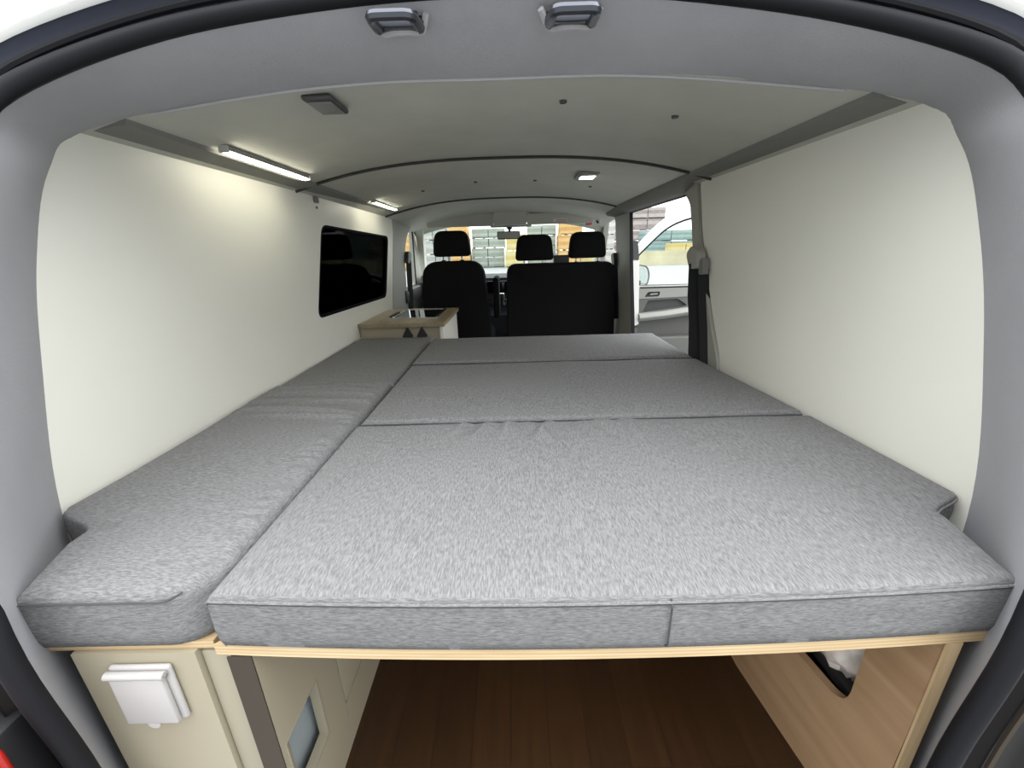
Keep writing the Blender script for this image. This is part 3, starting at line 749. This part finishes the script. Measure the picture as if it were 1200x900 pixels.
def visor(x0, x1, z0, z1, lab, flip):
    t = thing('sun_visor', lab, 'visor', ((x0+x1)/2, 3.6, z0), 'sun visors')
    xo = x0 if flip else x1; 
    P = [(x0, z0), (x1, z0), (x1, z1-.012), (x1-.02, z1), (x0+.09, z1-.004), (x0, z1-.045)] if flip else [(x0, z0), (x1, z0), (x1, z1-.04), (x1-.09, z1-.002), (x0+.02, z1), (x0, z1-.012)]
    b = MB().prism(round_poly(P, .018), 'y', 3.595, 3.617)
    b.build('flap', M['visor'], t)
    MB().tube([(x0+.02, 3.606, z1+.005), (x1-.02, 3.606, z1+.005)], .006, 8).build('hinge_rod', M['darkgrey'], t)
    return t
visor(-.672, -.120, 1.148, 1.246, 'plain grey sun visor folded down ahead of the driver seat', True)
rv = visor(.158, .700, 1.150, 1.236, 'grey sun visor with a white sticker ahead of the passenger bench', False)
lb = MB().box(.374, .494, 3.5925, 3.5945, 1.163, 1.193).build('warning_sticker', M['paper'], rv, smooth=False)
MB().box(.400, .488, 3.5915, 3.5925, 1.167, 1.172).build('sticker_line', M['redtag'], lb, smooth=False)
MB().box(.400, .488, 3.5915, 3.5925, 1.180, 1.184).build('sticker_line', M['midgrey'], lb, smooth=False)
tag(MB().box(.650, .702, 3.63, 3.634, 1.136, 1.170, .002).build('red_tag', M['redtag']), 'small red sticker hanging at the windscreen corner beside the visor', 'sticker')
oc = thing('overhead_console', 'grey overhead console between the two sun visors', 'console', (.017, 3.6, 1.15))
MB().prism(round_poly([(-.117, 1.150), (.153, 1.150), (.150, 1.252), (-.114, 1.252)], .008), 'y', 3.56, 3.70).build('housing', M['visor'], oc)
MB().box(-.15, .20, 3.66, 3.70, 1.138, 1.162, .01).build('lower_bar', M['lightgrey'], oc)
rm = thing('rear_view_mirror', 'small dark rear-view mirror hanging at the top of the windscreen', 'mirror', (.012, 3.62, 1.03))
MB().box(-.092, .100, 3.60, 3.625, 1.040, 1.104, .012, 4).build('housing', M['darkgrey'], rm)
MB().box(-.084, .092, 3.5975, 3.5998, 1.047, 1.097, .0008).build('glass', M['visor'], rm)
MB().tube([(.012, 3.645, 1.136), (.012, 3.63, 1.095)], .010, 8).build('stem', M['black'], rm)
MB().lathe([(.018, 0), (.026, .016)], (.012, 3.645, 1.120), 'z', 12).build('foot', M['black'], rm)
gh = thing('grab_handle', 'pale grey grab handle on the windscreen pillar by the open door', 'handle', (.745, 3.62, 1.16))
MB().tube(catmull([(.705, 3.60, 1.222), (.715, 3.56, 1.21), (.745, 3.56, 1.17), (.762, 3.60, 1.150)], 6), .010, 8).build('grip', M['lightgrey'], gh)
MB().prism(round_poly([(.695, 1.235), (.74, 1.235), (.775, 1.165), (.745, 1.14)], .012), 'y', 3.605, 3.625).build('plate', M['darkgrey'], gh)

# steering wheel, mostly hidden by the driver seat
sw = thing('steering_wheel', 'dark steering wheel hidden mostly behind the driver seat', 'steering wheel', (-.40, 3.6, .55))
ring = [Vector((-.40+.175*math.cos(a), 3.58+.05*math.sin(a), .62+.15*math.sin(a))) for a in [2*math.pi*k/28 for k in range(28)]]
MB().tube(ring, .014, 8, closed=True).build('rim', M['black'], sw)
MB().box(-.47, -.33, 3.57, 3.61, .57, .66, .02, 3).build('hub', M['black'], sw)
for dx in (-.12, .12): MB().tube([(-.40, 3.59, .62), (-.40+dx*1.4, 3.58, .62)], .011, 6).build('spoke', M['black'], sw)
MB().tube([(-.40, 3.60, .61), (-.40, 3.685, .60)], .03, 10).build('column', M['black'], sw)

# ------------------------------------------------------------------ seat belts
def strap(b, pts, w, nrm):
    n = Vector(nrm).normalized(); rows = []
    for i, p in enumerate(pts):
        p = Vector(p); a = Vector(pts[max(0, i-1)]); c = Vector(pts[min(len(pts)-1, i+1)]); t = (c-a).normalized()
        e = t.cross(n).normalized(); m = e.cross(t).normalized()
        rows.append([p-e*w/2-m*.0012, p+e*w/2-m*.0012, p+e*w/2+m*.0012, p-e*w/2+m*.0012])
    vr = b.grid(rows, True); b.bm.faces.new(vr[0]); b.bm.faces.new(vr[-1])
be = thing('seat_belt', 'black seat belt hanging from a grey anchor between bed and sliding door opening', 'seat belt', (.77, 1.60, .47))
b = MB(); strap(b, [(.766, 1.700, .885), (.766, 1.680, .76), (.766, 1.640, .66), (.766, 1.600, .47)], .046, (-.35, -1, .1)); b.build('webbing', M['webbing'], be)
b = MB(); strap(b, [(.784, 1.655, .865), (.784, 1.62, .74), (.784, 1.585, .65), (.784, 1.530, .47)], .042, (-.5, -1, .1)); b.build('webbing', M['webbing'], be)
b = MB(); b.prism(round_poly([(1.655, .865), (1.72, .865), (1.765, .92), (1.72, .955), (1.665, .93)], .02), 'x', .752, .788); b.build('anchor_cover', M['pillar'], be)
MB().prism(round_poly([(1.62, .845), (1.655, .845), (1.66, .90), (1.635, .91)], .012), 'x', .764, .788).build('guide_loop', M['midgrey'], be)
be = thing('seat_belt', 'black driver seat belt hanging along the grey pillar past the black window', 'seat belt', (-.79, 3.2, .2))
b = MB(); strap(b, [(-.780, 3.30, .90), (-.775, 3.24, .70), (-.770, 3.16, .45), (-.768, 3.12, .25)], .05, (1, -.8, 0)); b.build('webbing', M['webbing'], be)
MB().prism(round_poly([(3.24, .88), (3.33, .88), (3.37, .95), (3.29, .97)], .02), 'x', -.798, -.770).build('anchor_cover', M['darkgrey'], be)
be = thing('seat_belt', 'black seat belt on the pillar beside the passenger bench', 'seat belt', (.79, 3.1, .2))
b = MB(); strap(b, [(.786, 3.12, .86), (.786, 3.06, .7), (.786, 3.0, .45)], .045, (-1, -.8, 0)); b.build('webbing', M['webbing'], be)
MB().prism(round_poly([(3.08, .83), (3.15, .83), (3.20, .90), (3.12, .92)], .02), 'x', .772, .797).build('anchor_cover', M['darkgrey'], be)

# ------------------------------------------------------------------ open passenger door
Y = 3.70
pd = thing('passenger_door', 'white front passenger door standing wide open beyond the sliding door opening', 'door', (1.12, Y+.06, -.2))
MB().prism(round_poly([(1.14, -.22), (2.0, -.22), (2.02, .595), (1.15, .605)], .02), 'y', Y+.03, Y+.055).build('inner_panel', M['doorgrey'], pd)
MB().prism(round_poly([(1.12, -.24), (2.02, -.24), (2.04, .60), (1.13, .61)], .02), 'y', Y+.056, Y+.12).build('outer_skin', M['paint'], pd)
# sill board with the handle recess
MB().prism([(1.15, .505), (2.02, .53), (2.02, .597), (1.15, .604)], 'y', Y-.01, Y+.03, hole=round_poly([(1.205, .520), (1.335, .523), (1.345, .567), (1.235, .565)], .012)).build('upper_trim', M['doorlight'], pd)
MB().prism(round_poly([(1.20, .517), (1.34, .520), (1.35, .570), (1.23, .568)], .012), 'y', Y+.024, Y+.031).build('handle_recess', M['darkgrey'], pd)
MB().prism(round_poly([(1.255, .535), (1.325, .538), (1.33, .555), (1.265, .553)], .006), 'y', Y+.0, Y+.012).build('handle', M['doorlight'], pd)
MB().box(1.16, 2.02, Y-.012, Y-.006, .598, .610, .002).build('waist_seal', M['rubber'], pd)
# storage recess, armrest and lower bin
MB().prism([(1.15, .30), (2.02, .36), (2.02, .53), (1.15, .505)], 'y', Y-.005, Y+.03, hole=round_poly([(1.20, .385), (1.55, .425), (1.60, .440), (1.51, .500), (1.24, .490)], .02)).build('armrest_surround', M['doorgrey'], pd)
MB().prism(round_poly([(1.19, .38), (1.62, .42), (1.62, .50), (1.19, .50)], .01), 'y', Y+.022, Y+.031).build('storage_recess', M['darkgrey'], pd)
b = MB(); rows = [[Vector((x, Y-.02+.05*math.cos(a)*-1, z0+.038*math.sin(a))) for a in [math.pi*2*k/10 for k in range(10)]] for x, z0 in ((1.16, .342), (1.4, .362), (1.7, .40), (2.0, .43))]
vr = b.grid(rows, True); b.bm.faces.new(vr[0]); b.bm.faces.new(vr[-1]); b.build('armrest', M['doorlight'], pd)
MB().box(1.20, 2.0, Y-.06, Y+.03, -.18, .165, .02, 3).build('map_pocket', M['doorgrey'], pd)
# window frame with dark inner seal and pane
inner = [(1.145, .62), (1.125, .865), (1.235, .975), (1.355, 1.085), (1.48, 1.150), (1.63, 1.185), (1.90, 1.20), (1.98, 1.16), (2.0, .62)]
outer = [(1.09, .60), (1.078, .89), (1.205, 1.035), (1.325, 1.150), (1.46, 1.222), (1.63, 1.262), (1.95, 1.275), (2.05, 1.22), (2.06, .60)]
inner_d = [tuple(p) for p in [(v.x, v.y) for v in catmull([Vector((x, z, 0)) for x, z in inner[1:8]], 4)]]
outer_d = [tuple(p) for p in [(v.x, v.y) for v in catmull([Vector((x, z, 0)) for x, z in outer[1:8]], 4)]]
ih = [inner[0]]+inner_d+[inner[-1]]; oh = [outer[0]]+outer_d+[outer[-1]]
MB().prism(oh, 'y', Y+.05, Y+.10, hole=ih).build('window_frame', M['paint'], pd)
ih2 = [(x+(.018 if i in (0, 1) else 0)-(.018 if i > len(ih)-3 else 0), z-(.016 if 0 < i < len(ih)-1 else 0)) for i, (x, z) in enumerate(ih)]
MB().prism(ih, 'y', Y+.045, Y+.09, hole=ih2).build('window_seal', M['rubber'], pd)
MB().prism(ih2, 'y', Y+.070, Y+.074).build('window_pane', M['clear'], pd)
# the white painted shut edge with its hinge gasket
MB().prism([(1.088, .25), (1.168, .28), (1.148, .60), (1.135, .84), (1.07, .84)], 'y', Y-.02, Y+.06).build('shut_edge', M['paint'], pd, smooth=False)
MB().prism(round_poly([(1.080, .845), (1.135, .845), (1.115, 1.0), (1.075, 1.005)], .008), 'y', Y-.01, Y+.04).build('corner_gasket', M['darkgrey'], pd)
MB().box(1.085, 1.165, Y+.0, Y+.05, .14, .25, .01).build('lower_hinge', M['doorgrey'], pd)
mi = MB().prism(round_poly([(1.16, .605), (1.275, .612), (1.29, .70), (1.265, .785), (1.16, .80)], [.02, .03, .03, .05, .02]), 'y', Y+.14, Y+.24).build('mirror_housing', M['darkgrey'], pd)
MB().prism(round_poly([(1.165, .612), (1.262, .618), (1.274, .70), (1.252, .775), (1.165, .79)], [.02, .03, .03, .05, .02]), 'y', Y+.134, Y+.139).build('mirror_glass', M['mirror'], mi)
MB().box(1.14, 1.20, Y+.10, Y+.16, .615, .66, .01).build('mirror_arm', M['darkgrey'], mi)

# tail lamp beside the seal
tl = thing('tail_lamp', 'red tail lamp outside the dark seal below the narrow cushion', 'lamp', (-.66, .36, .1))
MB().box(-.715, -.592, .300, .325, .12, .412, .012, 3).build('red_lens', M['red'], tl)
MB().box(-.710, -.625, .3255, .374, .13, .40, .006).build('lamp_housing', M['black'], tl)

# ------------------------------------------------------------------ the yard outside
ground_z = -.66
gr = MB(); gr.box(-120, 120, -60, 160, ground_z-.1, ground_z); struct(gr.build('ground', M['asphalt'], smooth=False))
tag(MB().prism([(36.0, ground_z), (36.5, ground_z), (36.35, .52), (36.1, .52)], 'x', 8.5, 24).build('boundary_wall', M['concrete'], smooth=False),
    'low sandy concrete wall across the yard, seen through the open door window', 'wall')
def stack(name, lab, cat, x0, x1, y0, z1, mat, nz, nx=1, depth=2.2, group=None, frame=None):
    t = thing(name, lab, cat, ((x0+x1)/2, y0+depth/2, ground_z), group)
    h = (z1-ground_z)/nz
    for k in range(nz):
        b = MB(); j = random.uniform(-.08, .08)
        wdt = (x1-x0)/nx
        for i in range(nx):
            b.box(x0+i*wdt+.03+j, x0+(i+1)*wdt-.03+j, y0, y0+depth, ground_z+k*h+.12, ground_z+(k+1)*h-.005, .02, 1)
        ob = b.build('bale', mat, t, smooth=False)
        b = MB(); b.box(x0+j, x1+j, y0+.02, y0+depth-.02, ground_z+k*h+.09, ground_z+k*h+.12)
        for q in range(4): b.box(x0+j+(x1-x0-.12)*q/3, x0+j+(x1-x0-.12)*q/3+.12, y0+.02, y0+depth-.02, ground_z+k*h, ground_z+k*h+.09)
        b.build('pallet', frame or mat, t, smooth=False)
    return t
stack('goods_stack', 'pale stack of wrapped goods ahead of the windscreen beside the driver headrest', 'stack', -8.75, -6.25, 41, 3.3, M['g_white'], 3, 2)
stack('goods_stack', 'orange stack seen just past the driver headrest through the windscreen', 'stack', -5.9, -4.1, 40.5, 3.5, M['g_orange'], 3, 1)
stack('goods_stack', 'wide grey-green stack of slabs seen left of the rear-view mirror', 'stack', -3.9, -.7, 41.5, 2.95, M['g_grey'], 4, 2)
stack('goods_stack', 'yellow stack seen directly behind the rear-view mirror', 'stack', -.6, 1.3, 40, 2.3, M['g_yellow'], 2, 1)
stack('goods_stack', 'grey stack seen above the middle headrest', 'stack', 1.5, 4.3, 41.5, 3.1, M['g_grey'], 4, 2)
stack('goods_stack', 'tall orange stack seen between the two bench headrests', 'stack', 4.45, 6.5, 40, 3.5, M['g_orange'], 3, 1)
stack('goods_stack', 'pale yellow stack seen beside the outer bench headrest', 'stack', 6.6, 8.4, 41.2, 2.2, M['g_yellow'], 2, 1)
stack('goods_stack', 'orange stack seen through the driver door window', 'stack', -12.2, -8.98, 40.4, 2.6, M['g_orange'], 2, 1)
stack('goods_stack', 'tall rusty grey rack seen above the open door frame', 'stack', 10.2, 15.6, 44, 4.6, M['g_brown'], 5, 3)
stack('goods_stack', 'teal pipe stack above the sandy wall through the door window', 'stack', 12.6, 20.0, 40.5, 2.3, M['g_teal'], 3, 3)
stack('goods_stack', 'low yellow stack against the sandy wall through the door window', 'stack', 14.2, 19.6, 38.0, 1.1, M['g_yellow'], 2, 4, 1.5)
stack('goods_stack', 'pale grey stack seen through the gap beside the outer headrest', 'stack', 8.6, 10.1, 42, 3.4, M['g_white'], 3, 1)

# ------------------------------------------------------------------ daylight
SKY = 6.0
W = bpy.data.worlds.new('overcast'); S.world = W; W.use_nodes = True
nt = W.node_tree; bg = nt.nodes['Background']
tc = nt.nodes.new('ShaderNodeTexCoord'); sep = nt.nodes.new('ShaderNodeSeparateXYZ'); nt.links.new(tc.outputs['Generated'], sep.inputs[0])
# overcast sky, brightest overhead
cl = nt.nodes.new('ShaderNodeMath'); cl.operation = 'MAXIMUM'; cl.inputs[1].default_value = 0; nt.links.new(sep.outputs['Z'], cl.inputs[0])
ml = nt.nodes.new('ShaderNodeMath'); ml.operation = 'MULTIPLY_ADD'; ml.inputs[1].default_value = .91*SKY; ml.inputs[2].default_value = .09*SKY
nt.links.new(cl.outputs[0], ml.inputs[0])
# plus a glow added ahead and to one side, to brighten cab and cushions
dt = nt.nodes.new('ShaderNodeVectorMath'); dt.operation = 'DOT_PRODUCT'; dt.inputs[1].default_value = (.5, .85, .15); nt.links.new(tc.outputs['Generated'], dt.inputs[0])
fr = nt.nodes.new('ShaderNodeMath'); fr.operation = 'MAXIMUM'; fr.inputs[1].default_value = 0; nt.links.new(dt.outputs['Value'], fr.inputs[0])
fm = nt.nodes.new('ShaderNodeMath'); fm.operation = 'MULTIPLY_ADD'; fm.inputs[1].default_value = 2.6; nt.links.new(fr.outputs[0], fm.inputs[0]); nt.links.new(ml.outputs[0], fm.inputs[2])
nt.links.new(fm.outputs[0], bg.inputs['Strength'])
bg.inputs['Color'].default_value = (.95, .97, 1.0, 1)

# ------------------------------------------------------------------ camera
F, PIT, YAW, ROLL = 474., .3208, -.0095, -.0284
cp_, sp_, cy_, sy_ = math.cos(PIT), math.sin(PIT), math.cos(YAW), math.sin(YAW)
fw = Vector((sy_*cp_, cy_*cp_, -sp_)); X0 = Vector((cy_, -sy_, 0)); U0 = X0.cross(fw)
c, s = math.cos(ROLL), math.sin(ROLL)
Xv, Uv = c*X0+s*U0, -s*X0+c*U0
cam = bpy.data.cameras.new('camera'); co = bpy.data.objects.new('camera', cam); COL.objects.link(co)
cam.sensor_width = 36; cam.lens = F/1200*36; cam.clip_start = .02; cam.clip_end = 500
co.matrix_world = Matrix(((Xv.x, Uv.x, -fw.x, .031), (Xv.y, Uv.y, -fw.y, 0), (Xv.z, Uv.z, -fw.z, .958+LIFT), (0, 0, 0, 1)))
S.camera = co
for o in ROOTS: o.location.z += LIFT
tr = [o for o in ROOTS if o.name.startswith('trim')]
for k, o in enumerate(tr): o.name = 'trim_t%d' % k
for k, o in enumerate(tr): o.name = 'trim_%d' % (k+1)

S.view_settings.view_transform = 'Standard'
try: S.view_settings.look = 'None'
except Exception: pass
S.view_settings.exposure = 0.0; S.view_settings.gamma = 1; S.view_settings.use_curve_mapping = False
S.cycles.use_denoising = True
S.cycles.max_bounces = 12; S.cycles.diffuse_bounces = 8
